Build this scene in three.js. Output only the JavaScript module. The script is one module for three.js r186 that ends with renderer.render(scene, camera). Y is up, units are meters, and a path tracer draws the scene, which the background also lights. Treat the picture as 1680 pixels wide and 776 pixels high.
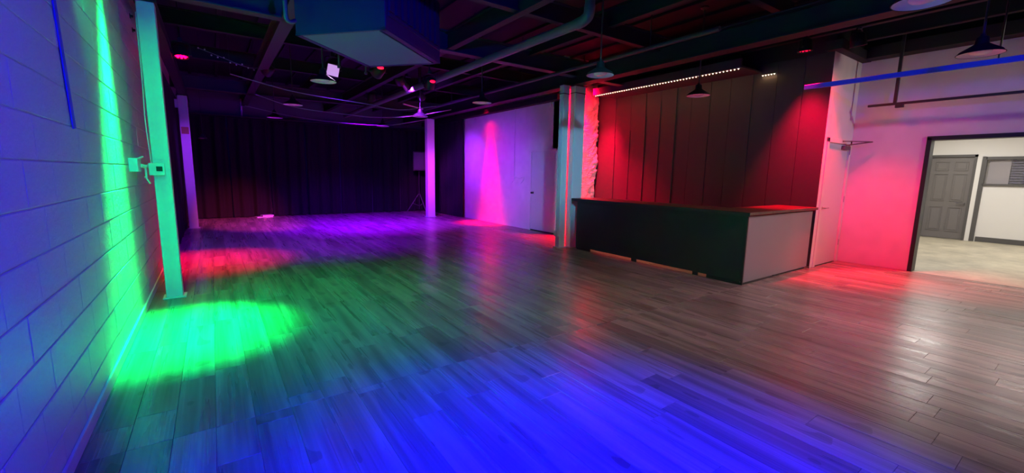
import * as THREE from 'three';
import { mergeGeometries } from 'three/addons/utils/BufferGeometryUtils.js';
import { RoundedBoxGeometry } from 'three/addons/geometries/RoundedBoxGeometry.js';
import { RectAreaLightUniformsLib } from 'three/addons/lights/RectAreaLightUniformsLib.js';
RectAreaLightUniformsLib.init();

// ------------------------------------------------------------------ camera, background, exposure, light levels
const scene = new THREE.Scene();
scene.background = new THREE.Color(0, 0, 0);
const EYE = 1.44;
const camera = new THREE.PerspectiveCamera(58.33, 1680 / 776, 0.05, 60);
camera.position.set(0, EYE, 0);
camera.quaternion.setFromRotationMatrix(new THREE.Matrix4().makeBasis(
  new THREE.Vector3(0.8193, 0.0164, 0.5731),
  new THREE.Vector3(0.0707, 0.9891, -0.1293),
  new THREE.Vector3(-0.5690, 0.1465, 0.8092)));
camera.updateMatrixWorld(true); camera.updateProjectionMatrix();
scene.add(camera);
const renderer = new THREE.WebGLRenderer({ antialias: true });
renderer.toneMapping = THREE.LinearToneMapping;
renderer.toneMappingExposure = 1.0;
renderer.shadowMap.enabled = true;
// light levels (candela for the spots, nits for the panels)
const LEVEL = {
  blue: 360, blueWall: 46, blueRight: 30, blueUp: 60, greenHot: 800, greenWide: 30, greenSide: 15, redPool: 120, redBack: 330, purpleNear: 75, paleLamp: 1.5, cyan: 80,
  purple: 260, purpleWall: 80, purpleEnd: 130, purplePost: 110, pink: 320, redBarLeft: 520, redBarRight: 58, redWallRight: 150, redCorner: 5.5, flood: 19, wash: 27, lobby: 25, strip: 17, underBar: 45,
};
const HUE = {   // linear
  blue: [0.004, 0.001, 1], green: [0.0, 1, 0.13], red: [1, 0.0, 0.035], purple: [0.18, 0.0, 1], pink: [1, 0.0, 0.06], magenta: [0.7, 0.03, 1], violet: [0.3, 0.02, 1], rose: [1, 0.06, 0.2], cyan: [0.12, 0.6, 1], white: [1, 0.86, 0.78], washed: [1, 0.62, 0.7], lilac: [0.75, 0.4, 1], day: [1, 0.95, 0.88], warm: [1, 0.56, 0.26],
};

// ------------------------------------------------------------------ helpers
let seed = 7;
const rnd = () => { seed = (seed * 1664525 + 1013904223) >>> 0; return seed / 4294967296; };
const rr = (a, b) => a + (b - a) * rnd();
const V = (x, y, z) => new THREE.Vector3(x, y, z);
const counts = {};
function numbered(n) { const k = counts[n] = (counts[n] ?? -1) + 1; return k ? n + '_' + String(k).padStart(3, '0') : n; }
function clean(g) { const o = g.index ? g.toNonIndexed() : g; for (const k of Object.keys(o.attributes)) if (!['position', 'normal', 'uv'].includes(k)) o.deleteAttribute(k); return o; }
function metres(g) {           // box-projected uv in metres
  const p = g.attributes.position, n = g.attributes.normal, uv = new Float32Array(p.count * 2);
  for (let i = 0; i < p.count; i++) {
    const ax = Math.abs(n.getX(i)), ay = Math.abs(n.getY(i)), az = Math.abs(n.getZ(i));
    const [u, v] = ay >= ax && ay >= az ? [p.getX(i), p.getZ(i)] : ax >= az ? [p.getZ(i), p.getY(i)] : [p.getX(i), p.getY(i)];
    uv[2 * i] = u; uv[2 * i + 1] = v;
  }
  g.setAttribute('uv', new THREE.BufferAttribute(uv, 2)); return g;
}
function merge(list) { return list.length === 1 ? clean(list[0]) : mergeGeometries(list.map(clean)); }
function bx(x0, x1, y0, y1, z0, z1, r = 0.004) {       // box from extents, edges rounded
  const w = Math.abs(x1 - x0), h = Math.abs(y1 - y0), d = Math.abs(z1 - z0);
  const q = Math.min(r, w / 3, h / 3, d / 3);
  const g = q > 0 ? new RoundedBoxGeometry(w, h, d, 1, q) : new THREE.BoxGeometry(w, h, d);
  g.translate((x0 + x1) / 2, (y0 + y1) / 2, (z0 + z1) / 2);
  return metres(clean(g));
}
function rod(a, b, r, seg = 12, r2 = r) {
  const d = b.clone().sub(a), g = new THREE.CylinderGeometry(r2, r, d.length(), seg);
  g.applyQuaternion(new THREE.Quaternion().setFromUnitVectors(V(0, 1, 0), d.clone().normalize()));
  const m = a.clone().add(b).multiplyScalar(0.5); g.translate(m.x, m.y, m.z); return clean(g);
}
function tube(pts, r, seg = 40, rad = 8) { return clean(new THREE.TubeGeometry(new THREE.CatmullRomCurve3(pts), seg, r, rad, false)); }
function lathe(profile, seg = 32) { return clean(new THREE.LatheGeometry(profile.map(([r, y]) => new THREE.Vector2(r, y)), seg)); }
function obj(name, geos, material, parent = scene) {
  const m = new THREE.Mesh(Array.isArray(geos) ? merge(geos) : geos, material);
  m.name = parent === scene ? numbered(name) : name; m.castShadow = m.receiveShadow = true; parent.add(m); return m;
}
function thing(name, label, category, [x, y, z] = [0, 0, 0], turn = 0, group) {
  const o = new THREE.Group(); o.name = numbered(name); scene.add(o); o.position.set(x, y, z); o.rotation.y = turn;
  o.userData = { label, category }; if (group) o.userData.group = group; return o;
}
function structure(name) { const o = new THREE.Group(); o.name = name; o.userData = { kind: 'structure' }; scene.add(o); return o; }
function copy(o, [x, y, z], turn, label, group) {
  const c = o.clone(); c.name = numbered(o.name.replace(/_\d+$/, '')); c.position.set(x, y, z); c.rotation.y = turn;
  c.userData = { ...o.userData, label }; if (group) c.userData.group = group; scene.add(c); return c;
}
const rgb = (c) => new THREE.Color(c[0], c[1], c[2]);
function spot(pos, target, color, intensity, degrees, penumbra = 1, soft = 2, parent = scene) {
  const l = new THREE.SpotLight(rgb(color), intensity, 0, THREE.MathUtils.degToRad(degrees), penumbra, 2);
  l.position.copy(pos); l.target.position.copy(target); l.castShadow = true; l.shadow.radius = soft;
  l.shadow.mapSize.set(1024, 1024); l.shadow.bias = -0.0005; parent.add(l, l.target); return l;
}

// ------------------------------------------------------------------ textures
function hash(x, y, s) { let h = (x * 374761393 + y * 668265263 + s * 2147483647) | 0; h = Math.imul(h ^ (h >>> 13), 1274126177); return ((h ^ (h >>> 16)) >>> 0) / 4294967296; }
function vnoise(x, y, s, px, py) {      // tileable value noise
  const xi = Math.floor(x), yi = Math.floor(y), fx = x - xi, fy = y - yi, sx = fx * fx * (3 - 2 * fx), sy = fy * fy * (3 - 2 * fy);
  const w = (a, n) => ((a % n) + n) % n, h = (a, b) => hash(w(a, px), w(b, py), s);
  return (h(xi, yi) * (1 - sx) + h(xi + 1, yi) * sx) * (1 - sy) + (h(xi, yi + 1) * (1 - sx) + h(xi + 1, yi + 1) * sx) * sy;
}
function texture(w, h, fn, srgb) {
  const d = new Uint8Array(w * h * 4);
  for (let y = 0; y < h; y++) for (let x = 0; x < w; x++) { const c = fn(x / w, y / h); d.set([c[0], c[1], c[2], 255], (y * w + x) * 4); }
  const t = new THREE.DataTexture(d, w, h, THREE.RGBAFormat); t.wrapS = t.wrapT = THREE.RepeatWrapping; t.magFilter = THREE.LinearFilter; t.minFilter = THREE.LinearMipmapLinearFilter; t.generateMipmaps = true;
  if (srgb) t.colorSpace = THREE.SRGBColorSpace; t.needsUpdate = true; return t;
}
const clamp = (v) => Math.max(0, Math.min(255, Math.round(v)));
function grain(u, v) {        // streaks along v
  const a = vnoise(u * 9, v * 2, 1, 9, 2), b = vnoise(u * 34, v * 3, 2, 34, 3), c = vnoise(u * 120, v * 5, 3, 120, 5), e = vnoise(u * 5, v * 6, 4, 5, 6);
  return 0.34 * a + 0.3 * b + 0.2 * c + 0.16 * e;
}
const woodMap = texture(512, 1024, (u, v) => { const g = grain(u, v), k = 0.62 + 0.66 * g; const kn = vnoise(u * 14, v * 8, 9, 14, 8) > 0.93 ? 0.82 : 1; return [clamp(150 * k * kn), clamp(138 * k * kn), clamp(128 * k * kn)]; }, true);
const woodBump = texture(512, 1024, (u, v) => { const g = clamp(255 * grain(u, v)); return [g, g, g]; });
const woodRough = texture(512, 1024, (u, v) => { const g = clamp(105 + 110 * grain(u + 0.3, v)); return [g, g, g]; });
for (const t of [woodMap, woodBump, woodRough]) t.repeat.set(1 / 0.95, 1 / 1.9);
const fine = texture(256, 256, (u, v) => { const g = clamp(255 * (0.5 * vnoise(u * 24, v * 24, 11, 24, 24) + 0.3 * vnoise(u * 64, v * 64, 12, 64, 64) + 0.2 * vnoise(u * 6, v * 6, 13, 6, 6))); return [g, g, g]; });
const fineBlock = fine.clone(); fineBlock.repeat.set(2.2, 2.2); fineBlock.needsUpdate = true;
const rough = texture(256, 512, (u, v) => { const g = clamp(255 * (0.5 * vnoise(u * 6, v * 12, 21, 6, 12) + 0.3 * vnoise(u * 17, v * 34, 22, 17, 34) + 0.2 * vnoise(u * 50, v * 100, 23, 50, 100))); return [g, g, g]; });
const paintMap = texture(256, 256, (u, v) => { const g = 0.6 * vnoise(u * 4, v * 4, 31, 4, 4) + 0.4 * vnoise(u * 15, v * 15, 32, 15, 15); const k = 222 + 22 * g; return [clamp(k), clamp(k - 2), clamp(k - 5)]; }, true);
paintMap.repeat.set(0.5, 0.5);
const tileMap = texture(256, 256, (u, v) => { const g = 0.5 * vnoise(u * 5, v * 9, 41, 5, 9) + 0.3 * vnoise(u * 20, v * 20, 42, 20, 20) + 0.2 * vnoise(u * 70, v * 70, 43, 70, 70); const k = 150 + 60 * g; return [clamp(k * 1.02), clamp(k * 0.97), clamp(k * 0.86)]; }, true);
tileMap.repeat.set(0.6, 0.6);
const clothBump = texture(128, 128, (u, v) => { const g = clamp(128 + 60 * Math.sin(u * Math.PI * 64) * Math.sin(v * Math.PI * 64) + 60 * (vnoise(u * 20, v * 20, 51, 20, 20) - 0.5)); return [g, g, g]; });
clothBump.repeat.set(3, 3);

// ------------------------------------------------------------------ materials
const M = {};
const std = (o) => new THREE.MeshStandardMaterial(o);
const lin = (r, g, b) => new THREE.Color().setRGB(r, g, b);
M.planks = [0.95, 1.0, 1.06, 0.89].map((k, i) => std({ color: lin(k, k * (1 - 0.01 * i), k * (1 - 0.02 * i)), map: woodMap, bumpMap: woodBump, bumpScale: 0.0012, roughnessMap: woodRough, roughness: 0.49, metalness: 0 }));
M.dark = std({ color: lin(0.02, 0.02, 0.021), roughness: 0.9 });
M.block = std({ color: lin(0.62, 0.62, 0.63), bumpMap: fineBlock, bumpScale: 0.0035, roughness: 0.55 });
M.mortar = std({ color: lin(0.66, 0.66, 0.66), roughness: 0.8 });
M.paint = std({ color: lin(0.92, 0.92, 0.93), map: paintMap, bumpMap: fine, bumpScale: 0.0012, roughness: 0.55 });
M.paintPost = std({ color: lin(0.72, 0.72, 0.72), bumpMap: fine, bumpScale: 0.001, roughness: 0.42 });
M.plaster = std({ color: lin(0.66, 0.62, 0.56), bumpMap: rough, bumpScale: 0.02, roughness: 0.75 });
M.doorWhite = std({ color: lin(0.7, 0.7, 0.72), roughness: 0.4, bumpMap: fine, bumpScale: 0.0006 });
M.blackPanel = std({ color: lin(0.036, 0.036, 0.038), roughness: 0.62, bumpMap: fine, bumpScale: 0.001 });
M.cloth = new THREE.MeshPhysicalMaterial({ color: lin(0.009, 0.009, 0.011), roughness: 0.95, bumpMap: clothBump, bumpScale: 0.001, sheen: 0.3, sheenRoughness: 0.6, sheenColor: lin(0.03, 0.03, 0.033) });
M.deck = std({ color: lin(0.009, 0.009, 0.011), roughness: 0.85 });
M.beam = std({ color: lin(0.013, 0.013, 0.015), roughness: 0.7 });
M.beamGrey = std({ color: lin(0.042, 0.042, 0.046), roughness: 0.6 });
M.pipeGrey = std({ color: lin(0.12, 0.12, 0.125), roughness: 0.5 });
M.pipeBlack = std({ color: lin(0.02, 0.02, 0.021), roughness: 0.5 });
M.railLightTint = std({ color: lin(0.06, 0.16, 0.92), roughness: 0.5 });  // blue stage lighting put into the rail colour
M.metal = std({ color: lin(0.5, 0.5, 0.52), roughness: 0.35, metalness: 0.9 });
M.metalBlack = std({ color: lin(0.015, 0.015, 0.016), roughness: 0.45 });
M.shadeIn = std({ color: lin(0.85, 0.85, 0.85), roughness: 0.5 });
M.bulb = std({ color: lin(0.85, 0.84, 0.8), roughness: 0.25 });
M.barFront = std({ color: lin(0.022, 0.022, 0.024), roughness: 0.5, bumpMap: fine, bumpScale: 0.0006 });
M.barSide = std({ color: lin(0.3, 0.29, 0.29), roughness: 0.5, bumpMap: fine, bumpScale: 0.001 });
M.barTop = std({ color: lin(0.3, 0.18, 0.11), map: woodMap, roughness: 0.4, bumpMap: woodBump, bumpScale: 0.0005 });
M.heater = std({ color: lin(0.014, 0.016, 0.09), roughness: 0.5 });  // blue light on the casing put into its colour
M.heaterPan = std({ color: lin(0.1, 0.17, 0.27), roughness: 0.5 });  // teal bounce light on the underside put into its colour
M.wire = std({ color: lin(0.28, 0.28, 0.29), roughness: 0.5 });
M.wireDark = std({ color: lin(0.04, 0.04, 0.04), roughness: 0.6 });
M.plastic = std({ color: lin(0.72, 0.72, 0.7), roughness: 0.4 });
M.screen = std({ color: lin(0.02, 0.03, 0.03), roughness: 0.25 });
M.lightStreak = std({ color: lin(0.03, 0.05, 0.75), roughness: 0.5 });  // streak of blue light put into the colour of a thin strip
M.lobbyWall = std({ color: lin(0.74, 0.72, 0.69), roughness: 0.7, bumpMap: fine, bumpScale: 0.0008 });
M.lobbyFloor = std({ color: lin(0.9, 0.9, 0.88), map: tileMap, roughness: 0.45 });
M.lobbyDoor = std({ color: lin(0.17, 0.155, 0.15), roughness: 0.5 });
M.lobbyTrim = std({ color: lin(0.09, 0.085, 0.083), roughness: 0.5 });
M.blind = std({ color: lin(0.34, 0.31, 0.33), roughness: 0.6 });
M.blindDark = std({ color: lin(0.13, 0.12, 0.17), roughness: 0.6 });
M.glass = new THREE.MeshPhysicalMaterial({ color: 0xffffff, transmission: 1, thickness: 0, roughness: 0.03, ior: 1.45 });
const glow = (c, k) => std({ color: lin(0.2, 0.2, 0.2), emissive: rgb(c), emissiveIntensity: k, roughness: 0.4 });

// ------------------------------------------------------------------ room sizes (metres; camera stands at x 0, z 0)
const XL = -0.653, XR = 6.70, XB = 7.87, XO = 9.04, ZB = -15.3, ZP = -7.6, ZE = -2.75, ZF = 4.0, TOP = 4.1;

// ------------------------------------------------------------------ floor
{
  const floor = structure('floor');
  obj('subfloor', bx(XL - 0.3, XO + 0.16, -0.2, -0.014, ZB - 0.3, ZF + 0.3, 0), std({ color: lin(0.1, 0.09, 0.085), roughness: 0.8 }), floor);
  const W = 0.19, L = 1.22, T = 0.014;
  const plankGeo = (x0, x1, z0, z1, uo, vo) => {      // chamfered top
    const c = 0.0016, p = [], n = [], uv = [];
    const quad = (a, b, d, e, nn) => { for (const q of [a, b, d, a, d, e]) { p.push(...q); n.push(...nn); uv.push(q[0] + uo, q[2] + vo); } };
    const s = Math.SQRT1_2, y0 = -T, y1 = -c, g = 0.0004;
    x0 += g; x1 -= g; z0 += g; z1 -= g;
    quad([x0 + c, 0, z1 - c], [x1 - c, 0, z1 - c], [x1 - c, 0, z0 + c], [x0 + c, 0, z0 + c], [0, 1, 0]);
    quad([x0, y1, z1], [x1, y1, z1], [x1 - c, 0, z1 - c], [x0 + c, 0, z1 - c], [0, s, s]);
    quad([x1, y1, z0], [x0, y1, z0], [x0 + c, 0, z0 + c], [x1 - c, 0, z0 + c], [0, s, -s]);
    quad([x1, y1, z1], [x1, y1, z0], [x1 - c, 0, z0 + c], [x1 - c, 0, z1 - c], [s, s, 0]);
    quad([x0, y1, z0], [x0, y1, z1], [x0 + c, 0, z1 - c], [x0 + c, 0, z0 + c], [-s, s, 0]);
    quad([x0, y0, z1], [x1, y0, z1], [x1, y1, z1], [x0, y1, z1], [0, 0, 1]);
    quad([x1, y0, z0], [x0, y0, z0], [x0, y1, z0], [x1, y1, z0], [0, 0, -1]);
    quad([x1, y0, z1], [x1, y0, z0], [x1, y1, z0], [x1, y1, z1], [1, 0, 0]);
    quad([x0, y0, z0], [x0, y0, z1], [x0, y1, z1], [x0, y1, z0], [-1, 0, 0]);
    const geo = new THREE.BufferGeometry();
    geo.setAttribute('position', new THREE.Float32BufferAttribute(p, 3)); geo.setAttribute('normal', new THREE.Float32BufferAttribute(n, 3)); geo.setAttribute('uv', new THREE.Float32BufferAttribute(uv, 2));
    return geo;
  };
  const xEnd = (z) => (z < ZP ? XR : z < ZE ? XB : XO);
  const all = [];
  for (let i = 0; ; i++) {
    const x0 = XL + i * W; if (x0 > XO) break;
    const off = rnd() * L;
    for (let z = ZF + off; z > ZB; z -= L) {
      const zs = [Math.min(z, ZF), Math.max(z - L, ZB)];
      const cuts = [zs[0]]; for (const c of [ZE, ZP]) if (c < zs[0] - 0.01 && c > zs[1] + 0.01) cuts.push(c);
      cuts.push(zs[1]);
      for (let k = 0; k + 1 < cuts.length; k++) {
        if (cuts[k] - cuts[k + 1] < 0.02) continue;
        const x1 = Math.min(x0 + W, xEnd((cuts[k] + cuts[k + 1]) / 2)); if (x1 - x0 < 0.01) continue;
        all.push({ x0, x1, z1: cuts[k], z0: cuts[k + 1], m: Math.floor(rnd() * 4), uo: rnd() * 3, vo: rnd() * 5 });
      }
    }
  }
  const view = new THREE.Matrix4().multiplyMatrices(camera.projectionMatrix, camera.matrixWorldInverse);
  for (const a of all) {       // the planks that show largest become parts
    let area = 0; const N = 6, c = [];
    for (let k = 0; k <= N; k++) for (const x of [a.x0, a.x1]) {
      const v = new THREE.Vector4(x, 0, a.z0 + (a.z1 - a.z0) * k / N, 1).applyMatrix4(view);
      c.push(v.w > 0.1 ? [v.x / v.w, v.y / v.w] : null);
    }
    for (let k = 0; k < N; k++) {
      const q = [c[2 * k], c[2 * k + 1], c[2 * k + 3], c[2 * k + 2]]; if (q.some((e) => !e)) continue;
      const cl = q.map(([x, y]) => [Math.max(-1, Math.min(1, x)), Math.max(-1, Math.min(1, y))]);
      let s = 0; for (let j = 0; j < 4; j++) { const e = cl[j], f = cl[(j + 1) % 4]; s += e[0] * f[1] - f[0] * e[1]; } area += Math.abs(s) / 2;
    }
    a.area = (a.x0 > 5.9 && a.z1 < -2.9) ? 0 : area;
  }
  all.sort((a, b) => b.area - a.area);
  all.slice(0, 300).forEach((a) => obj('plank', plankGeo(a.x0, a.x1, a.z0, a.z1, a.uo, a.vo), M.planks[a.m], floor));
  const rest = all.slice(300).filter((a) => a.z0 < 1.5);
  M.planks.forEach((mat, i) => {
    const f = obj('distant_planks', rest.filter((a) => a.m === i).map((a) => plankGeo(a.x0, a.x1, a.z0, a.z1, a.uo, a.vo)), mat, floor); f.userData.kind = 'stuff';
  });
  obj('front_boards', bx(XL, XO, -0.013, -0.001, 1.6, ZF, 0), M.planks[1], floor);
}

// ------------------------------------------------------------------ ceiling: deck, beams, joists
{
  const c = structure('ceiling');
  obj('deck', bx(XL - 0.3, XO + 0.16, TOP, TOP + 0.2, ZB - 0.3, ZF + 0.3, 0), M.deck, c);
  for (let x = XL + 0.3; x < XO; x += 0.6) obj('deck_rib', bx(x, x + 0.07, TOP - 0.05, TOP, ZB, ZF, 0.01), M.deck, c);
  const ibeam = (along, at, a, b, y, h, w) => {
    const f = (u0, u1, y0, y1) => along === 'x' ? bx(a, b, y0, y1, at + u0, at + u1, 0.003) : bx(at + u0, at + u1, y0, y1, a, b, 0.003);
    return [f(-w / 2, w / 2, y, y + 0.02), f(-w / 2, w / 2, y + h - 0.02, y + h), f(-0.012, 0.012, y + 0.02, y + h - 0.02)];
  };
  // main beams across the room, over the rows of posts
  for (const z of [-6.3, -12.85]) obj('main_beam', ibeam('x', z, XL, XB, 3.3, 0.3, 0.16), M.beamGrey, c);
  obj('main_beam', ibeam('x', 0.3, XL, XB, 3.3, 0.3, 0.16), M.beamGrey, c);
  // cross beams
  for (const [z, y] of [[-2.9, 3.6], [-4.43, 3.36], [-8.4, 3.55], [-10.6, 3.55], [-14.4, 3.5]]) obj('cross_beam', ibeam('x', z, XL, XR, y, 0.24, 0.1), M.beam, c);
  // header beams along the room
  obj('header_beam', ibeam('z', 5.85, ZB, ZF, 3.13, 0.3, 0.22), M.beam, c);
  obj('header_beam', ibeam('z', -0.45, ZB, -6.2, 3.13, 0.17, 0.14), M.beam, c);
  // joists along the room
  for (const [x, y, w] of [[0.92, 3.3, 0.16], [2.3, 3.6, 0.09], [3.15, 3.32, 0.11], [4.75, 3.5, 0.09]]) obj('joist', ibeam('z', x, ZB, -1.2, y, 0.26, w), x < 1 ? M.beamGrey : M.beam, c);
  for (const x of [6.9, 7.6, 8.4]) obj('joist', ibeam('z', x, ZP, ZF, 3.55, 0.3, 0.09), M.beam, c);
  // dark soffits over the white walls, where the paint stops
  obj('soffit', bx(XR - 0.16, XR + 0.02, 3.13, 3.26, ZB, ZP, 0.006), M.beam, c);
  obj('soffit', bx(XB - 0.1, XO, 3.36, 3.5, ZE - 0.1, ZE + 0.12, 0.006), M.beam, c);
  obj('soffit', bx(XO - 0.25, XO, 3.37, 3.55, ZE, ZF, 0.006), M.beam, c);
}

// ------------------------------------------------------------------ left block wall
{
  const w = structure('wall_left');
  obj('wall_core', bx(XL - 0.3, XL - 0.0065, 0, TOP, ZB - 0.3, ZF + 0.3, 0), M.mortar, w);
  const H = 0.2085, B = 0.406, c = 0.0035;
  const blockGeo = (len, h) => {
    const s = Math.SQRT1_2, p = [], n = [], uv = [], ou = rnd() * 4, ov = rnd() * 4;
    const a = len / 2, b = h / 2, X0 = -0.0062, X1 = -c;
    const quad = (q, nn) => { for (const k of [0, 1, 2, 0, 2, 3]) { p.push(...q[k]); n.push(...nn); uv.push(q[k][2] + ou, q[k][1] + ov); } };
    quad([[0, -b + c, a - c], [0, -b + c, -a + c], [0, b - c, -a + c], [0, b - c, a - c]], [1, 0, 0]);
    quad([[X1, -b, a], [X1, -b, -a], [0, -b + c, -a + c], [0, -b + c, a - c]], [s, -s, 0]);
    quad([[0, b - c, a - c], [0, b - c, -a + c], [X1, b, -a], [X1, b, a]], [s, s, 0]);
    quad([[X1, -b, a], [0, -b + c, a - c], [0, b - c, a - c], [X1, b, a]], [s, 0, s]);
    quad([[0, -b + c, -a + c], [X1, -b, -a], [X1, b, -a], [0, b - c, -a + c]], [s, 0, -s]);
    quad([[X0, -b, a], [X0, -b, -a], [X1, -b, -a], [X1, -b, a]], [0, -1, 0]);
    quad([[X1, b, a], [X1, b, -a], [X0, b, -a], [X0, b, a]], [0, 1, 0]);
    quad([[X0, -b, a], [X1, -b, a], [X1, b, a], [X0, b, a]], [0, 0, 1]);
    quad([[X1, -b, -a], [X0, -b, -a], [X0, b, -a], [X1, b, -a]], [0, 0, -1]);
    const g = new THREE.BufferGeometry();
    g.setAttribute('position', new THREE.Float32BufferAttribute(p, 3)); g.setAttribute('normal', new THREE.Float32BufferAttribute(n, 3)); g.setAttribute('uv', new THREE.Float32BufferAttribute(uv, 2)); return g;
  };
  const shapes = Array.from({ length: 6 }, () => blockGeo(B - 0.0025, H - 0.006));
  const far = [];
  for (let r = 0; r < 19; r++) {
    const y = 0.005 + (r + 0.5) * H;
    for (let k = 0; k < 24; k++) {
      const z = -1.45 - (k + 0.5 + (r % 2) * 0.5) * B; if (z < -9.6) break;
      const shown = r < 16 && z > -8.4 && z < -1.5;
      if (shown && !(y > 2.4 && z > -2.4)) { const b = obj('block', shapes[(r * 5 + k * 3) % 6], M.block, w); b.position.set(XL + rr(-0.0012, 0.0012), y, z); }
      else { const g = shapes[(r + k) % 6].clone(); g.translate(XL, y, z); far.push(g); }
    }
  }
  const f = obj('distant_blocks', far, M.block, w); f.userData.kind = 'stuff';
  obj('plain_face', bx(XL - 0.012, XL, 0, TOP, -1.45, ZF, 0), M.block, w);
  const b = structure('baseboard_left');
  obj('base_strip', bx(XL, XL + 0.016, 0.0, 0.075, -9.4, 1.5, 0.005), M.paintPost, b);
}

// ------------------------------------------------------------------ other walls
{
  const back = structure('wall_back');
  obj('wall_panel', bx(XL - 0.3, XO, 0, TOP, ZB - 0.3, ZB, 0), std({ color: lin(0.1, 0.1, 0.12), roughness: 0.8 }), back);
  const right = structure('wall_right');
  obj('lower_wall', bx(XR, XR + 0.2, 0, 3.4, ZB, ZP - 0.001, 0), M.paint, right);
  obj('upper_wall', bx(XR, XR + 0.2, 3.4, TOP, ZB, ZP, 0), M.deck, right);
  obj('wall_backing', bx(XR + 0.2, XB + 0.3, 0, TOP, ZB, ZP - 0.3, 0), M.dark, right);
  // rough plastered end of the white wall, next to the bar
  const pier = structure('wall_pier');
  const g = new THREE.PlaneGeometry(1.12, 3.38, 40, 110), p = g.attributes.position;
  for (let i = 0; i < p.count; i++) {
    const x = p.getX(i), y = p.getY(i), e = Math.max(0, (x - 0.3) / 0.26);
    const n = vnoise(x * 6 + 20, y * 6 + 20, 61, 997, 997) - 0.5, n2 = vnoise(x * 22 + 50, y * 22 + 50, 62, 997, 997) - 0.5;
    p.setZ(i, 0.02 * n + 0.01 * n2 + 0.05 * Math.min(1, e) * (n + n2));
    if (x > 0.55) p.setX(i, x + 0.05 * (vnoise(3, y * 5 + 40, 63, 997, 997) - 0.5) + 0.02 * n2);
  }
  g.translate(XR + 0.56, 1.69, ZP + 0.05); g.computeVertexNormals();
  obj('plaster_face', metres(clean(g)), M.plaster, pier);
  obj('pier_core', bx(XR, XB - 0.09, 0, TOP, ZP - 0.3, ZP + 0.03, 0), M.plaster, pier);
  // black boards behind the bar
  const bar = structure('wall_bar');
  obj('wall_core', bx(XB + 0.02, XB + 0.3, 0, TOP, ZP - 0.3, ZE - 0.14, 0), M.dark, bar);
  const seams = [-7.6]; for (const z of [-7.03, -6.59, -6.18, -5.81, -5.44, -5.09, -4.7, -4.32, -3.93, -3.54, -3.14]) seams.push(z); seams.push(ZE - 0.001);
  for (let i = 0; i + 1 < seams.length; i++) {
    obj('board', bx(XB + (i % 2 ? 0.006 : 0), XB + 0.03, 0.02, 3.36, seams[i] + 0.003, seams[i + 1] - 0.003, 0.004), M.blackPanel, bar);
    if (i && i < 6) obj('shadow_line_batten', bx(XB - 0.012, XB + 0.01, 0.3, 1.9 + 0.28 * i, seams[i] - 0.018, seams[i] + 0.018, 0.003), M.blackPanel, bar);  // battens added, tops stepped to follow the shadow lines on the boards
  }
  obj('upper_boards', bx(XB, XB + 0.03, 3.362, TOP, ZP, ZE, 0), M.dark, bar);
  // wall with the white door, square to the bar wall
  const entry = structure('wall_entry');
  const D0 = 8.02, D1 = 8.93, DH = 2.03;
  obj('pier', bx(XB + 0.032, D0, 0, 3.4, ZE - 0.14, ZE, 0.002), M.paint, entry);
  obj('corner_bead', bx(XB + 0.001, XB + 0.034, 0, 3.4, ZE - 0.0035, ZE, 0), M.paint, entry);
  obj('pier', bx(D1, XO, 0, 3.4, ZE - 0.14, ZE, 0.004), M.paint, entry);
  obj('over_door', bx(D0, D1, DH, 3.4, ZE - 0.14, ZE, 0.001), M.paint, entry);
  obj('upper_wall', bx(XB + 0.032, XO, 3.4, TOP, ZE - 0.14, ZE, 0), M.deck, entry);
  const d2 = structure('door_2');
  obj('slab', bx(D0 + 0.004, D1 - 0.004, 0.008, DH - 0.004, ZE - 0.055, ZE - 0.012, 0.003), M.doorWhite, d2);
  obj('door_frame', [bx(D0 - 0.06, D0 + 0.012, 0, DH + 0.06, ZE - 0.012, ZE + 0.018), bx(D1 - 0.012, D1 + 0.06, 0, DH + 0.06, ZE - 0.012, ZE + 0.018), bx(D0 - 0.06, D1 + 0.06, DH - 0.012, DH + 0.06, ZE - 0.012, ZE + 0.018)], M.paint, d2);
  const lv = obj('door_handle', [rod(V(D0 + 0.07, 0.97, ZE - 0.012), V(D0 + 0.07, 0.97, ZE + 0.05), 0.011), rod(V(D0 + 0.06, 0.97, ZE + 0.05), V(D0 + 0.19, 0.97, ZE + 0.05), 0.009), rod(V(D0 + 0.07, 0.97, ZE - 0.012), V(D0 + 0.07, 0.97, ZE), 0.028, 20)], M.metal, d2);
  lv.userData.label = 'metal lever handle';
  for (const y of [0.3, 1.05, 1.85]) obj('hinge', [rod(V(D1 - 0.008, y, ZE + 0.022), V(D1 - 0.008, y + 0.1, ZE + 0.022), 0.007)], M.metal, d2);
  obj('door_closer', [bx(8.62, 8.88, 1.93, 1.99, ZE - 0.012, ZE + 0.04, 0.006), rod(V(8.72, 2.0, ZE + 0.02), V(8.86, 2.05, ZE + 0.33), 0.01), rod(V(8.86, 2.05, ZE + 0.33), V(8.55, 2.06, ZE + 0.02), 0.009)], M.pipeGrey, d2);
  // wall with the wide opening into the lobby
  const wo = structure('wall_opening');
  const O0 = -1.77, O1 = 0.75, OH = 2.07, t = 0.16;
  obj('side_wall', bx(XO, XO + t, 0, 3.4, ZE - 0.14, O0, 0.001), M.paint, wo);
  obj('side_wall', bx(XO, XO + t, 0, 3.4, O1, ZF + 0.2, 0.001), M.paint, wo);
  obj('over_opening', bx(XO, XO + t, OH, 3.4, O0, O1, 0.001), M.paint, wo);
  obj('upper_wall', bx(XO, XO + t, 3.4, TOP, ZE - 0.14, ZF + 0.2, 0), M.deck, wo);
  const tr = structure('trim_1');
  obj('jamb', bx(XO - 0.02, XO + t + 0.02, 0, OH + 0.02, O0 - 0.035, O0 + 0.02, 0.003), M.metalBlack, tr);
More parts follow.
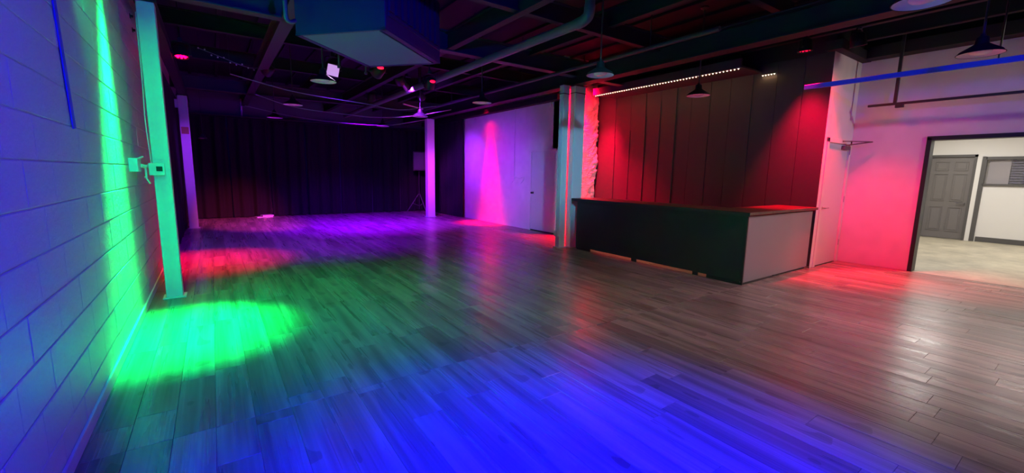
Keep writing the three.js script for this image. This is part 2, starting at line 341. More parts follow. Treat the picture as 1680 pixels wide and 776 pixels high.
  obj('jamb', bx(XO - 0.02, XO + t + 0.02, 0, OH + 0.02, O1 - 0.02, O1 + 0.035, 0.003), M.metalBlack, tr);
  obj('head', bx(XO - 0.02, XO + t + 0.02, OH - 0.02, OH + 0.04, O0 - 0.035, O1 + 0.035, 0.003), M.metalBlack, tr);
  const fr = structure('wall_front');
  obj('wall_panel', bx(XL - 0.3, XO + 0.16, 0, TOP, ZF, ZF + 0.2, 0), M.paint, fr);
}

// ------------------------------------------------------------------ lobby beyond the opening
{
  const X1 = 15.07, Z0 = -5, Z1 = 3.5, CH = 2.75;
  const lf = structure('floor_lobby'); obj('slab', bx(XO + 0.0, X1 + 0.2, -0.2, 0.0, Z0, Z1, 0), M.lobbyFloor, lf);
  const lc = structure('ceiling_lobby'); obj('slab', bx(XO + 0.16, X1 + 0.2, CH, CH + 0.15, Z0, Z1, 0), M.lobbyWall, lc);
  const ll = structure('wall_lobby_left'); obj('wall_panel', bx(XO + 0.16, X1 + 0.2, 0, CH, Z0 - 0.15, Z0, 0), M.lobbyWall, ll);
  const lr = structure('wall_lobby_right'); obj('wall_panel', bx(XO + 0.16, X1 + 0.2, 0, CH, Z1, Z1 + 0.15, 0), M.lobbyWall, lr);
  const lb = structure('wall_lobby_back');
  const DZ0 = -2.87, DZ1 = -2.09, DH = 2.03, WZ0 = -1.92, WZ1 = 0.8, WY0 = 1.37, WY1 = 1.95;
  obj('wall_panel', bx(X1, X1 + 0.15, 0, CH, Z0, DZ0, 0), M.lobbyWall, lb);
  obj('over_door', bx(X1, X1 + 0.15, DH, CH, DZ0, Z1, 0), M.lobbyWall, lb);
  obj('narrow_pier', bx(X1 - 0.03, X1 + 0.15, 0, DH, DZ1, WZ0 - 0.06, 0), M.lobbyWall, lb);
  obj('lower_panel', bx(X1, X1 + 0.15, 0, WY0, WZ0, Z1, 0), M.lobbyWall, lb);
  obj('wall_panel', bx(X1, X1 + 0.15, WY0, DH, WZ1, Z1, 0), M.lobbyWall, lb);
  const bb = structure('baseboard_lobby'); obj('base_strip', bx(X1 - 0.014, X1, 0, 0.12, WZ0 + 0.04, Z1, 0.003), M.lobbyTrim, bb);
  obj('base_strip', bx(X1 - 0.014, X1, 0, 0.12, Z0, DZ0 - 0.07, 0.003), M.lobbyTrim, bb);
  const d = structure('door_3');
  obj('slab', bx(X1 + 0.01, X1 + 0.05, 0.008, DH - 0.01, DZ0 + 0.01, DZ1 - 0.01, 0.003), M.lobbyDoor, d);
  const w = DZ1 - DZ0;
  for (const [y0, y1] of [[0.2, 0.78], [0.95, 1.6], [1.7, 1.9]]) for (const k of [0, 1]) {
    const z0 = DZ0 + 0.11 + k * (w - 0.1) / 2, z1 = z0 + w / 2 - 0.17;
    obj('panel', [bx(X1 - 0.002, X1 + 0.012, y0 + 0.03, y1 - 0.03, z0 + 0.03, z1 - 0.03, 0.004),
      bx(X1 - 0.004, X1 + 0.012, y0 - 0.012, y0, z0 - 0.012, z1 + 0.012, 0.003), bx(X1 - 0.004, X1 + 0.012, y1, y1 + 0.012, z0 - 0.012, z1 + 0.012, 0.003),
      bx(X1 - 0.004, X1 + 0.012, y0, y1, z0 - 0.012, z0, 0.003), bx(X1 - 0.004, X1 + 0.012, y0, y1, z1, z1 + 0.012, 0.003)], M.lobbyDoor, d);
  }
  obj('door_handle', [rod(V(X1 + 0.01, 0.9, DZ1 - 0.07), V(X1 - 0.05, 0.9, DZ1 - 0.07), 0.012), rod(V(X1 - 0.05, 0.9, DZ1 - 0.06), V(X1 - 0.05, 0.9, DZ1 - 0.2), 0.01)], M.lobbyTrim, d);
  obj('door_frame', [bx(X1 - 0.035, X1 + 0.01, 0, DH + 0.05, DZ0 - 0.06, DZ0 + 0.01), bx(X1 - 0.035, X1 + 0.01, 0, DH + 0.05, DZ1 - 0.02, DZ1 + 0.03), bx(X1 - 0.035, X1 + 0.01, DH - 0.01, DH + 0.05, DZ0 - 0.06, DZ1 + 0.03)], M.lobbyTrim, d);
  const win = structure('window_1');
  obj('window_frame', [bx(X1 - 0.04, X1 + 0.06, 0, WY1 + 0.07, WZ0 - 0.06, WZ0 + 0.02), bx(X1 - 0.04, X1 + 0.06, WY1, WY1 + 0.07, WZ0, WZ1), bx(X1 - 0.04, X1 + 0.06, WY0 - 0.03, WY0 + 0.02, WZ0, WZ1), bx(X1 - 0.04, X1 + 0.06, WY0, WY1, WZ1 - 0.05, WZ1)], M.lobbyTrim, win);
  obj('pane', bx(X1 + 0.01, X1 + 0.016, WY0, WY1, WZ0, WZ1, 0), M.glass, win);
  obj('shade_panel', bx(X1 + 0.06, X1 + 0.075, WY0, WY1, WZ0 + 0.06, -1.52, 0.002), M.blind, win);
  for (let y = WY0 + 0.03; y < WY1; y += 0.058) obj('slat', bx(X1 + 0.05, X1 + 0.085, y, y + 0.045, -1.51, WZ1 - 0.05, 0.003), M.blindDark, win);
  obj('window_backing', bx(X1 + 0.12, X1 + 0.15, WY0, DH, WZ0, WZ1, 0), M.lobbyWall, win);
  obj('head_panel', bx(X1, X1 + 0.1, WY1 + 0.07, DH, WZ0, WZ1, 0), M.lobbyWall, win);
  [[10.6, -0.6], [13.2, -2.2], [13.2, 0.9]].forEach(([x, z], i) => {
    const o = thing('ceiling_light', ['flat lobby ceiling panel nearest the wide opening', 'flat lobby ceiling panel in front of the grey door', 'flat lobby ceiling panel in front of the window'][i], 'ceiling light', [x, CH, z]);
    obj('frame', [bx(-0.62, 0.62, -0.03, 0, -0.32, -0.3), bx(-0.62, 0.62, -0.03, 0, 0.3, 0.32), bx(-0.62, -0.6, -0.03, 0, -0.3, 0.3), bx(0.6, 0.62, -0.03, 0, -0.3, 0.3)], M.plastic, o);
    obj('diffuser', bx(-0.6, 0.6, -0.022, -0.002, -0.3, 0.3, 0), glow(HUE.day, 1.2), o);
    const l = new THREE.RectAreaLight(rgb(HUE.day), LEVEL.lobby, 1.2, 0.6); l.position.set(0, -0.035, 0); l.rotation.x = -Math.PI / 2; o.add(l);
  });
}

// ------------------------------------------------------------------ white door on the right wall
{
  const d = structure('door_1'), z0 = -8.7, z1 = -7.74, h = 2.0, x = XR;
  obj('door_frame', [bx(x - 0.025, x, 0, h + 0.05, z0 - 0.05, z0 + 0.004), bx(x - 0.025, x, 0, h + 0.05, z1 - 0.004, z1 + 0.05), bx(x - 0.025, x, h, h + 0.05, z0 - 0.05, z1 + 0.05)], M.paint, d);
  obj('slab', bx(x - 0.014, x, 0.03, h - 0.006, z0 + 0.01, z1 - 0.01, 0.003), M.doorWhite, d);
  obj('gap_shade_strip', bx(x - 0.008, x, 0.0, 0.03, z0, z1, 0), M.metalBlack, d);  // solid black strip standing in for the shade under the door
  const kn = lathe([[0, 0.07], [0.02, 0.068], [0.028, 0.055], [0.026, 0.042], [0.012, 0.034], [0.011, 0.008], [0.03, 0.006], [0.031, 0]], 20); kn.rotateZ(Math.PI / 2); kn.translate(x - 0.014, 0.97, z0 + 0.09);
  obj('door_knob', [kn], M.metalBlack, d).userData.label = 'black round knob';
  obj('door_notice', bx(x - 0.017, x - 0.013, 1.5, 1.52, -8.36, -8.22, 0), M.plastic, d);
  const c = thing('conduit', 'thin vertical pipe with two curved ends on the white wall left of the door', 'pipe', [XR, 0, 0]);
  obj('riser', [rod(V(-0.02, 1.36, -9.45), V(-0.02, 3.13, -9.45), 0.011)], M.paintPost, c);
  for (const z of [-9.45, -9.02]) obj('hook_pipe', [tube([V(-0.02, 1.37, -9.45), V(-0.02, 1.33, -9.3 + (z < -9.3 ? -0.1 : 0.1)), V(-0.02, 1.36, z), V(-0.06, 1.28, z + 0.04), V(-0.1, 1.2, z), V(-0.05, 1.22, z - 0.05)], 0.012, 30)], M.paintPost, c);
  const s = thing('wall_sensor', 'small white sensor high on the white wall above the door', 'sensor', [XR, 3.02, -8.0]);
  obj('housing', [bx(-0.05, 0, 0, 0.08, -0.04, 0.04, 0.01)], M.plastic, s); obj('bracket', [rod(V(-0.03, 0.08, 0), V(-0.03, 0.13, 0), 0.01)], M.plastic, s);
}

// ------------------------------------------------------------------ posts
function steelPost(name, label, x0, x1, z, h, depth, group) {
  const o = thing(name, label, 'post', [(x0 + x1) / 2, 0, z]), w = (x1 - x0) / 2;
  obj('shaft', [bx(-w, w, 0.012, h, -depth / 2, depth / 2, 0.012)], M.paintPost, o);
  obj('base_plate', [bx(-w - 0.03, w + 0.03, 0, 0.014, -depth / 2 - 0.03, depth / 2 + 0.03, 0.003)], M.paintPost, o);
  obj('cap_plate', [bx(-w - 0.02, w + 0.02, h, h + 0.012, -depth / 2 - 0.02, depth / 2 + 0.02, 0.003)], M.beam, o);
  return o;
}
{
  const p = steelPost('steel_post', 'white square steel post nearest the block wall with a controller box on it', -0.515, -0.365, -6.0, 3.116, 0.15);
  obj('cover_plate', [bx(-0.06, 0.02, 1.5 + 0.03, 1.74, 0.075, 0.081, 0.002)], M.plastic, p);
  obj('cover_plate', [bx(-0.02, 0.05, 1.2, 1.27, 0.075, 0.083, 0.002)], M.paintPost, p);
  obj('wire', [tube([V(-0.082, 3.0, 0.05), V(-0.086, 2.3, 0.06), V(-0.095, 1.9, 0.06), V(-0.085, 1.6, 0.07), V(-0.08, 1.47, 0.08)], 0.005, 60)], M.plastic, p);
  const q = thing('controller_box', 'small white controller with dark screen on the front of the post', 'controller', [-0.47, 1.36, -5.91]);
  obj('housing', [bx(-0.075, 0.06, 0, 0.13, 0.0, 0.04, 0.008)], M.plastic, q);
  obj('display', [bx(-0.012, 0.04, 0.045, 0.095, 0.04, 0.043, 0.001)], M.screen, q);
  const e = thing('junction_box', 'pale junction box with loose fittings fixed to the block wall beside the post', 'junction box', [XL, 1.4, -5.62]);
  obj('cover', [bx(0, 0.07, 0, 0.13, -0.1, 0.14, 0.006)], M.plastic, e);
  obj('fitting', [rod(V(0.07, 0.06, -0.06), V(0.1, 0.05, -0.1), 0.018), rod(V(0.1, 0.05, -0.1), V(0.1, -0.06, -0.12), 0.01)], M.plastic, e);
  obj('bracket', [rod(V(0.03, 0.12, -0.09), V(0.08, 0.15, -0.18), 0.008)], M.plastic, e); obj('bracket', [rod(V(0.09, -0.05, -0.11), V(0.12, -0.12, -0.16), 0.008)], M.plastic, e);
  const c = thing('cable', 'short pale cable joining the wall box and the post controller', 'cable', [0, 0, 0]);
  obj('sheath', [tube([V(XL + 0.115, 1.45, -5.74), V(-0.58, 1.455, -5.82), V(-0.545, 1.47, -5.905)], 0.006, 20)], M.plastic, c);
  steelPost('steel_post', 'slim post on the left in front of the far curtains, its upper end bare', -0.545, -0.36, -12.85, 3.116, 0.16);
  const s = thing('wall_bracket', 'flat steel bracket joining the far left post to the wall', 'bracket', [-0.545, 2.83, -12.85]);
  obj('arm', [bx(-0.11, 0, 0, 0.19, 0.02, 0.08, 0.004)], M.paintPost, s); obj('flange', [bx(-0.108, -0.09, -0.04, 0.23, -0.05, 0.1, 0.003)], M.paintPost, s);
  const tag = thing('paper_notice', 'small brown notice taped high on the far left post', 'notice', [-0.45, 2.24, -12.769]);
  obj('sheet', [bx(-0.07, 0.07, 0, 0.16, 0, 0.004, 0.001)], std({ color: lin(0.4, 0.22, 0.1), roughness: 0.8 }), tag);
  steelPost('steel_post', 'square post at the far right corner in front of the speaker', 5.66, 5.91, -12.9, 3.116, 0.2);
  const a = steelPost('steel_post', 'thinner of the two pale posts at the end of the bar, free standing', 5.54, 5.69, -6.32, 3.116, 0.12);
  obj('outlet_box', [bx(-0.12, -0.074, 0.22, 0.34, -0.05, 0.05, 0.006), rod(V(-0.09, 0.2, 0), V(-0.09, 0.24, 0), 0.015)], M.plastic, a);
  obj('strap', [bx(-0.079, 0.079, 2.95, 2.965, -0.064, 0.064, 0.001)], M.beam, a);
  const b = steelPost('steel_post', 'wider of the two pale posts, standing against the end of the bar', 5.765, 6.035, -6.25, 3.116, 0.14);
  obj('strap', [bx(-0.139, 0.139, 2.98, 2.995, -0.074, 0.074, 0.001)], M.beam, b);
}

// ------------------------------------------------------------------ bar counter
{
  const o = thing('bar_counter', 'black L-shaped bar counter with a wooden top in front of the black wall', 'bar counter');
  const x0 = 5.75, x1 = 7.8, z0 = -5.98, z1 = -2.77, h = 0.95;
  obj('front_panel', [bx(x0, x0 + 0.03, 0.05, h, z0, z1, 0.002)], M.barFront, o);
  obj('side_panel', [bx(x0 + 0.001, x1, 0.03, h - 0.02, z1 - 0.03, z1 + 0.001, 0.002)], M.barSide, o).userData.label = 'grey side panel';
  obj('end_panel', [bx(x0, x0 + 0.5, 0.02, h, z0 - 0.02, z0 + 0.0, 0.002)], M.barFront, o);
  obj('corner_strip', [bx(x0 - 0.006, x0 + 0.02, 0.01, h - 0.02, z1 - 0.02, z1 + 0.006, 0.003)], M.barFront, o);
  for (const [a, b] of [[z0, -5.62], [-4.64, -4.54], [-3.5, -3.42], [-3.28, z1]]) obj('kick_board', [bx(x0 + 0.004, x0 + 0.025, 0.0, 0.052, a, b, 0.001)], M.barFront, o);
  obj('kick_board', [bx(x0 + 0.02, 6.6, 0, 0.032, z1 - 0.025, z1 - 0.003, 0.001)], M.barFront, o);
  obj('kick_board', [bx(6.75, x1, 0, 0.032, z1 - 0.06, z1 - 0.03, 0.001)], M.barFront, o);
  obj('countertop', [bx(x0 - 0.06, x0 + 0.58, h, h + 0.04, z0 - 0.12, z1 + 0.05, 0.006)], M.barTop, o);
  obj('countertop', [bx(x0 + 0.58, XB - 0.004, h, h + 0.04, z1 - 0.55, z1 + 0.05, 0.006)], M.barTop, o);
  obj('top_edge', [bx(x0 - 0.064, x0 - 0.058, h - 0.012, h + 0.036, z0 - 0.12, z1 + 0.05, 0.001)], M.barFront, o);
}

{
  const o = thing('led_strip_light', 'added unseen warm strip under the bar counter making the gaps at its foot glow', 'strip light', [5.83, 0.9, -4.37]);  // strip light added behind the front panel to light the gaps at its foot
  obj('channel', [bx(-0.012, 0.012, 0, 0.01, -1.5, 1.5, 0.001)], M.plastic, o); obj('led_bar', [bx(-0.008, 0.008, -0.006, 0.0, -1.49, 1.49, 0.001)], glow(HUE.warm, 1.5), o);
  const l = new THREE.RectAreaLight(rgb([1, 0.5, 0.3]), LEVEL.underBar, 0.02, 2.9); l.position.set(0, -0.012, 0); l.rotation.x = -Math.PI / 2; o.add(l);
}

// ------------------------------------------------------------------ canopy with warm light strip over the bar
{
  const y = 3.22;
  const c = thing('canopy', 'flat black canopy board above the bar carrying the row of warm lights', 'canopy');
  obj('board', [bx(7.2, XB - 0.002, y, y + 0.03, -7.1, -3.8, 0.004)], M.blackPanel, c);
  obj('edge_board', [bx(7.16, 7.2, y - 0.005, y + 0.14, -7.1, -3.8, 0.004)], M.blackPanel, c);
  for (const z of [-6.9, -5.4, -3.95]) obj('hanger', [rod(V(7.4, y + 0.03, z), V(7.4, TOP, z), 0.006)], M.beam, c);
  function strip(label, x, z0, z1, ys, n, group) {
    const o = thing('led_strip_light', label, 'strip light', [x, ys, (z0 + z1) / 2]);
    const L = z1 - z0;
    obj('channel', [bx(-0.009, 0.009, 0.004, 0.012, -L / 2, L / 2, 0.001)], M.plastic, o);
    const g = new THREE.SphereGeometry(0.0105, 8, 6), mt = glow(HUE.warm.map((k, i) => [1, 0.75, 0.5][i]), 5);
    for (let i = 0; i < n; i++) { const b = obj('led', g, mt, o); b.position.set(0, 0, -L / 2 + (i + 0.5) * L / n); }
    const l = new THREE.RectAreaLight(rgb(HUE.warm), LEVEL.strip, L, 0.02); o.add(l); l.position.set(x < 7.5 ? 0.012 : -0.012, -0.016, 0); l.lookAt(o.position.clone().add(V(x < 7.5 ? 1 : 0.3, -1, 0))); return o;
  }
  strip('long row of warm lights along the front edge of the canopy over the bar', 7.19, -7.07, -3.82, y - 0.019, 52);
  strip('short row of warm lights on the black wall past the canopy end', XB - 0.025, -3.79, -3.56, y - 0.05, 5);
}

// ------------------------------------------------------------------ curtains
function drapeGeo(w, h, s, nf, deep = 1) {
  const nx = nf * 14, ny = 12, pos = [], idx = [], uv = [];
  const prof = (u, v) => { const k = 0.55 + 0.45 * v; return (0.045 * Math.sin(u * nf * 2 * Math.PI + s) + 0.02 * Math.sin(u * nf * 3.7 * Math.PI + s * 2.3 + v) + 0.012 * Math.sin(u * nf * 9 + s + 2 * v)) * k * deep; };
  for (const off of [0, -0.006]) for (let j = 0; j <= ny; j++) for (let i = 0; i <= nx; i++) {
    const u = i / nx, v = 1 - j / ny;
    pos.push((u - 0.5) * w + 0.006 * Math.sin(v * 3 + s + u * 5), j / ny * h, prof(u, v) + off); uv.push(u * w * 1.3, j / ny * h);
  }
  const N = (nx + 1) * (ny + 1);
  for (let j = 0; j < ny; j++) for (let i = 0; i < nx; i++) { const a = j * (nx + 1) + i, b = a + 1, c = a + nx + 1, d = c + 1; idx.push(a, b, d, a, d, c, N + a, N + d, N + b, N + a, N + c, N + d); }
  const g = new THREE.BufferGeometry(); g.setAttribute('position', new THREE.Float32BufferAttribute(pos, 3)); g.setAttribute('uv', new THREE.Float32BufferAttribute(uv, 2)); g.setIndex(idx); g.computeVertexNormals();
  return g;
}
{
  const H = 2.93;
  const make = (label, w, s, pos, turn, h = H, deep = 1) => {
    const o = thing('stage_curtain', label, 'curtain', pos, turn);
    obj('drape', drapeGeo(w - 0.035, h - 0.03, s, Math.max(2, Math.round(w / 0.36)), deep), M.cloth, o);
    obj('header', [bx(-w / 2 + 0.02, w / 2 - 0.02, h - 0.05, h, -0.02, 0.02, 0.004)], M.cloth, o);
    return o;
  };
  const bl = ['black curtain panel at the left end of the back wall, behind the slim post', 'second black curtain panel from the left on the back wall', 'black curtain panel on the back wall right above the white box on the floor', 'black curtain panel at the middle of the back wall', 'black curtain panel just right of the middle of the back wall', 'back wall black curtain panel second to the left of the speaker', 'black curtain panel at the right end of the back wall, behind the speaker'];
  const w = (XR - XL - 0.12) / 7;
  const order = [0, 2, 1, 3, 4, 5, 6];
  for (let i = 0; i < 7; i++) make(bl[i === 1 ? 2 : i === 2 ? 1 : i].replace('second black', i === 2 ? 'third black' : 'second black'), w, i * 1.7 + 0.4, [XL + 0.06 + w * (i + 0.5), 0.02, ZB + 0.17], 0);
  const rl = ['black side curtain touching the white wall with the pink light', 'middle black side curtain on the right, half behind the square post', 'black side curtain in the far right corner behind the speaker'];
  for (let i = 0; i < 3; i++) make(rl[i], 0.98, i * 2.1 + 1, [XR - 0.11, 0.02, -12.13 - 0.98 * (i + 0.5)], -Math.PI / 2, 3.1);
  const ll = ['black curtain on the left wall nearest the red light', 'second black curtain along the left wall behind the red light', 'third black curtain along the left wall behind the red light', 'black curtain on the left wall just before the slim post', 'black curtain on the left wall in the far corner'];
  for (let i = 0; i < 5; i++) make(ll[i], 1.1, i * 1.3 + 2, [XL + 0.042, 0.02, -9.45 - 1.1 * (i + 0.5)], Math.PI / 2, 3.1, 0.45);
  const rail = thing('curtain_rail', 'long black rail carrying the curtains along the back wall', 'curtain rail', [XL + 0.03, H + 0.046, ZB + 0.17]);
  obj('pipe', [rod(V(0, 0, 0), V(XR - XL - 0.06, 0, 0), 0.02)], M.pipeBlack, rail);
  for (const x of [0.5, 2.6, 4.7, 6.8]) obj('bracket', [rod(V(x, 0, 0), V(x, 0.05, -0.17), 0.012)], M.pipeBlack, rail);
}

// ------------------------------------------------------------------ far end: speaker, floor box, small hanging lamp
{
  const s = thing('speaker_stand', 'dark tripod stand with splayed legs holding the speaker', 'speaker stand', [6.12, 0, -14.6]);
  obj('pole', [rod(V(0, 0.12, 0), V(0, 1.5, 0), 0.018)], M.pipeBlack, s);
  obj('collar', [rod(V(0, 0.66, 0), V(0, 0.74, 0), 0.03)], M.pipeBlack, s); obj('collar', [rod(V(0, 0.2, 0), V(0, 0.26, 0), 0.026)], M.pipeBlack, s);
  for (const a of [200, 320, 80]) { const d = V(Math.cos(a * Math.PI / 180), 0, Math.sin(a * Math.PI / 180)); obj('leg', [rod(V(0, 0.7, 0), V(d.x * 0.45, 0.012, d.z * 0.45), 0.012), rod(V(0, 0.23, 0), V(d.x * 0.25, 0.32, d.z * 0.25), 0.007)], M.pipeGrey, s); }
  const k = thing('speaker', 'dark speaker cabinet on the stand beside the far right post', 'speaker', [6.12, 1.5, -14.6], -0.35);
  const shp = new THREE.Shape(); shp.moveTo(-0.2, 0.17); shp.lineTo(0.2, 0.17); shp.lineTo(0.13, -0.17); shp.lineTo(-0.13, -0.17); shp.closePath();
  const body = new THREE.ExtrudeGeometry(shp, { depth: 0.64, bevelEnabled: true, bevelSize: 0.012, bevelThickness: 0.012, bevelSegments: 2 }); body.rotateX(-Math.PI / 2); body.scale(1, 1, -1);
  const bi = clean(body); { const p = bi.attributes.position, n = bi.attributes.normal; for (let i = 0; i < p.count; i += 3) for (const a of [p, n]) { const t = [a.getX(i), a.getY(i), a.getZ(i)]; a.setXYZ(i, a.getX(i + 1), a.getY(i + 1), a.getZ(i + 1)); a.setXYZ(i + 1, ...t); } }
  bi.translate(0, 0.012, 0);
  obj('cabinet', [bi], std({ color: lin(0.03, 0.03, 0.032), roughness: 0.6 }), k);
  obj('grille', [bx(-0.185, 0.185, 0.04, 0.63, 0.18, 0.2, 0.008)], std({ color: lin(0.05, 0.05, 0.055), roughness: 0.45, metalness: 0.4 }), k);
  const f = thing('floor_box', 'small flat white box on the floor at the foot of the back curtain', 'box', [1.22, 0, -14.9], 0.2);
  obj('base', [bx(-0.24, 0.2, 0, 0.03, -0.13, 0.13, 0.006)], M.plastic, f); obj('lid', [bx(-0.08, 0.22, 0.03, 0.075, -0.12, 0.12, 0.01)], M.plastic, f);
  const h = thing('hanging_spotlight', 'tiny pale reflector lamp hanging in front of the curtain right of the slim post', 'lamp', [-0.14, 2.24, -14.3]);
  obj('cable', [rod(V(0, 0.12, 0), V(0, TOP - 2.24, 0), 0.005, 6)], M.wireDark, h);
  const sh = lathe([[0.03, 0.12], [0.045, 0.08], [0.09, 0.02], [0.1, 0], [0.094, 0], [0.08, 0.02], [0.04, 0.07]], 24); obj('reflector', [sh], M.metal, h);
  obj('bulb', [new THREE.SphereGeometry(0.035, 16, 12).translate(0, 0.03, 0)], M.bulb, h);
  const c = thing('conduit', 'short upright pipe on the back wall above the curtain rail', 'pipe', [0.84, 2.75, ZB]);
  obj('riser', [rod(V(0, 0.2, 0.03), V(0, 0.75, 0.03), 0.022)], M.paintPost, c); obj('clip', [bx(-0.03, 0.03, 0.4, 0.43, 0, 0.055, 0.003)], M.metal, c);
}

// ------------------------------------------------------------------ dome pendant lamps
{
  function pendant(lit, label, [x, z], level) {
    const o = thing('pendant_lamp', label, 'pendant lamp', [x, 2.75, z]);
    const top = TOP - 2.75;
    obj('stem', [rod(V(0, 0.16, 0), V(0, top, 0), 0.011)], M.beamGrey, o);
    obj('canopy_cup', [lathe([[0, top], [0.06, top], [0.06, top - 0.02], [0.02, top - 0.045], [0, top - 0.045]], 20)], M.beamGrey, o);
    const outer = [[0.035, 0.17], [0.05, 0.16], [0.055, 0.1], [0.09, 0.075], [0.16, 0.03], [0.18, 0.0], [0.185, 0], [0.183, -0.004]];
    const inner = [[0.178, -0.002], [0.156, 0.026], [0.086, 0.068], [0.0, 0.09]];
    const sh = obj('shade', [lathe(outer, 36)], M.metalBlack, o);
    obj('reflector', [lathe(inner, 36)], M.shadeIn, o);
    obj('cap', [rod(V(0, 0.155, 0), V(0, 0.2, 0), 0.03, 16, 0.02)], M.metalBlack, o);
    const bm = lit ? glow(HUE.white, 2.5) : M.bulb;
    obj('bulb', [new THREE.SphereGeometry(0.055, 20, 14).scale(1.6, 0.6, 1.6).translate(0, 0.022, 0)], bm, o);
    if (lit) { const l = spot(V(0, -0.03, 0), V(0, -2.7, 0), HUE.white, level, 58, 0.9, 4, o); }
    return o;
  }
  const off = pendant(false, 'unlit dome pendant lamp hanging beside the bright par light, left of centre', [1.45, -7.0]);
  const rest = [
    [1.44, -9.85, 'dome pendant on a long stem, second from the front on the left'],
    [1.4, -12.55, 'smallest dome pendant at the far left, before the back curtain'],
    [4.17, -12.56, 'dome pendant hanging before the middle of the back curtain'],
    [4.15, -9.78, 'dome pendant just left of the far right post top'],
    [4.25, -7.1, 'dome pendant above the white wall with the pink light'],
    [4.3, -4.15, 'dome pendant with a long stem above the pair of pale posts'],
    [6.58, -4.15, 'dome pendant hanging in front of the black wall above the bar'],
    [6.62, -1.02, 'dome pendant above the blue rail near the lobby opening'],
    [4.4, -1.02, 'dome pendant cut off by the top edge of the photo at the right'],
  ];
  for (const [x, z, l] of rest) copy(off, [x, 2.75, z], 0, l);
}

// ------------------------------------------------------------------ stage lights
function parLight(label, pos, target, color, { intensity, angle, pen = 1, lens = 3, leds = 12, dot = 0.0115, wide, display, face } = {}) {
  const P = V(...pos), T = V(...target), o = thing('par_light', label, 'stage light', pos);
  const d = T.clone().sub(P).normalize(), q = new THREE.Quaternion().setFromUnitVectors(V(0, -1, 0), d);
  const tf = (g) => g.applyQuaternion(q);
  obj('body', [tf(lathe([[0, 0.13], [0.05, 0.13], [0.085, 0.1], [0.095, 0.0], [0.1, -0.04], [0.1, -0.055], [0.092, -0.055], [0.092, -0.03], [0.0, -0.03]], 28))], M.metalBlack, o);
  const ds = [], n1 = Math.floor(leds * 2 / 3);
  for (let i = 0; i < leds; i++) { const r = i < n1 ? 0.065 : 0.03, a = i < n1 ? i / n1 * 6.283 : i / (leds - n1) * 6.283; ds.push(tf(new THREE.SphereGeometry(dot, 10, 8).translate(r * Math.cos(a), -0.034, r * Math.sin(a)))); }
  const mt = glow(color, lens);
  if (face) obj('led_face', [tf(bx(-0.085, 0.085, -0.068, -0.05, -0.085, 0.085, 0.012))], glow(color, 0.75), o);
  else ds.forEach((g) => obj('led', [g], mt, o));
  if (display) obj('display', [new THREE.SphereGeometry(0.035, 14, 10).scale(1.5, 0.7, 1).translate(0, 0.03, 0.135)], glow(HUE.red, 2.2), o);
  obj('yoke', [tube([V(0.115, 0, 0), V(0.12, 0.1, 0), V(0.1, 0.17, 0), V(0, 0.185, 0), V(-0.1, 0.17, 0), V(-0.12, 0.1, 0), V(-0.115, 0, 0)], 0.008, 40)], M.metalBlack, o);
  obj('hanger', [rod(V(0, 0.185, 0), V(0, TOP - pos[1], 0), 0.012), bx(-0.03, 0.03, 0.18, 0.24, -0.03, 0.03, 0.006)], M.metalBlack, o);
  for (const side of [0.115, -0.115]) obj('knob', [rod(V(side - Math.sign(side) * 0.02, 0, 0), V(side + Math.sign(side) * 0.02, 0, 0), 0.016)], M.metalBlack, o);
  const lp = d.clone().multiplyScalar(0.07);
  spot(lp, d.clone().multiplyScalar(3), color, intensity, angle, pen, 4, o);
  if (wide) spot(lp, wide[2] ? V(...wide[2]).sub(P) : d.clone().multiplyScalar(3), color, wide[0], wide[1], 1, 4, o);
  return o;
}
parLight('blue stage light above the viewpoint shining down on the near floor', [0.9, 3.35, -0.25], [0.98, 0, -0.75], HUE.blue, { intensity: LEVEL.blue, angle: 35, wide: [LEVEL.blueWall, 62, [-0.65, 0.9, -2.3]] });
parLight('green stage light high beside the block wall, above the photo', [-0.45, 3.55, -5.1], [-0.34, 0, -4.6], HUE.green, { intensity: LEVEL.greenHot, angle: 17, wide: [LEVEL.greenWide, 40, [0.95, 0, -4.8]] });
parLight('added unseen blue light above the viewpoint aimed at the rail on the right', [2.6, 3.4, 1.4], [7.6, 2.8, -1.5], HUE.blue, { intensity: LEVEL.blueRight, angle: 20 });  // unseen lamp added to turn the rail blue
parLight('blue stage light behind the viewpoint tilted up at the heater and beams', [0.7, 2.6, 0.9], [1.9, 3.4, -6.5], HUE.blue, { intensity: LEVEL.blueUp, angle: 22 });
parLight('added unseen cyan light above the viewpoint aimed at the pair of pale posts', [1.9, 3.4, -0.6], [5.8, 1.6, -6.2], HUE.cyan, { intensity: LEVEL.cyan, angle: 11 });  // unseen lamp added to tint the paired posts
parLight('added unseen white fill light behind the viewpoint aimed at the corner by the bar', [7.7, 3.4, 2.4], [8.1, 1.9, -2.75], HUE.white, { intensity: LEVEL.flood, angle: 25 });  // fill lamp added out of view to brighten the door wall and bar side
parLight('green stage light above the viewpoint aimed at the near left post', [-0.36, 3.6, -3.4], [-0.43, 1.3, -6.0], HUE.green, { intensity: LEVEL.greenSide, angle: 30 });
parLight('red stage light with glowing dots right of the near left post', [-0.27, 3.22, -8.75], [-0.15, 0, -8.15], HUE.red, { intensity: LEVEL.redPool, angle: 24, lens: 14, dot: 0.017, wide: [8, 34, [-0.66, 1.5, -8.1]] });
parLight('black stage light with a small red display, just right of the pale lit one', [2.25, 3.0, -6.95], [0.75, 0, -13.7], HUE.rose, { intensity: LEVEL.redBack, angle: 12.5, lens: 4, display: true });
parLight('stage light with a square pale lilac face, below the heater', [1.67, 3.02, -7.35], [0.9, 0.4, -2.6], HUE.lilac, { intensity: LEVEL.paleLamp, angle: 30, face: true });
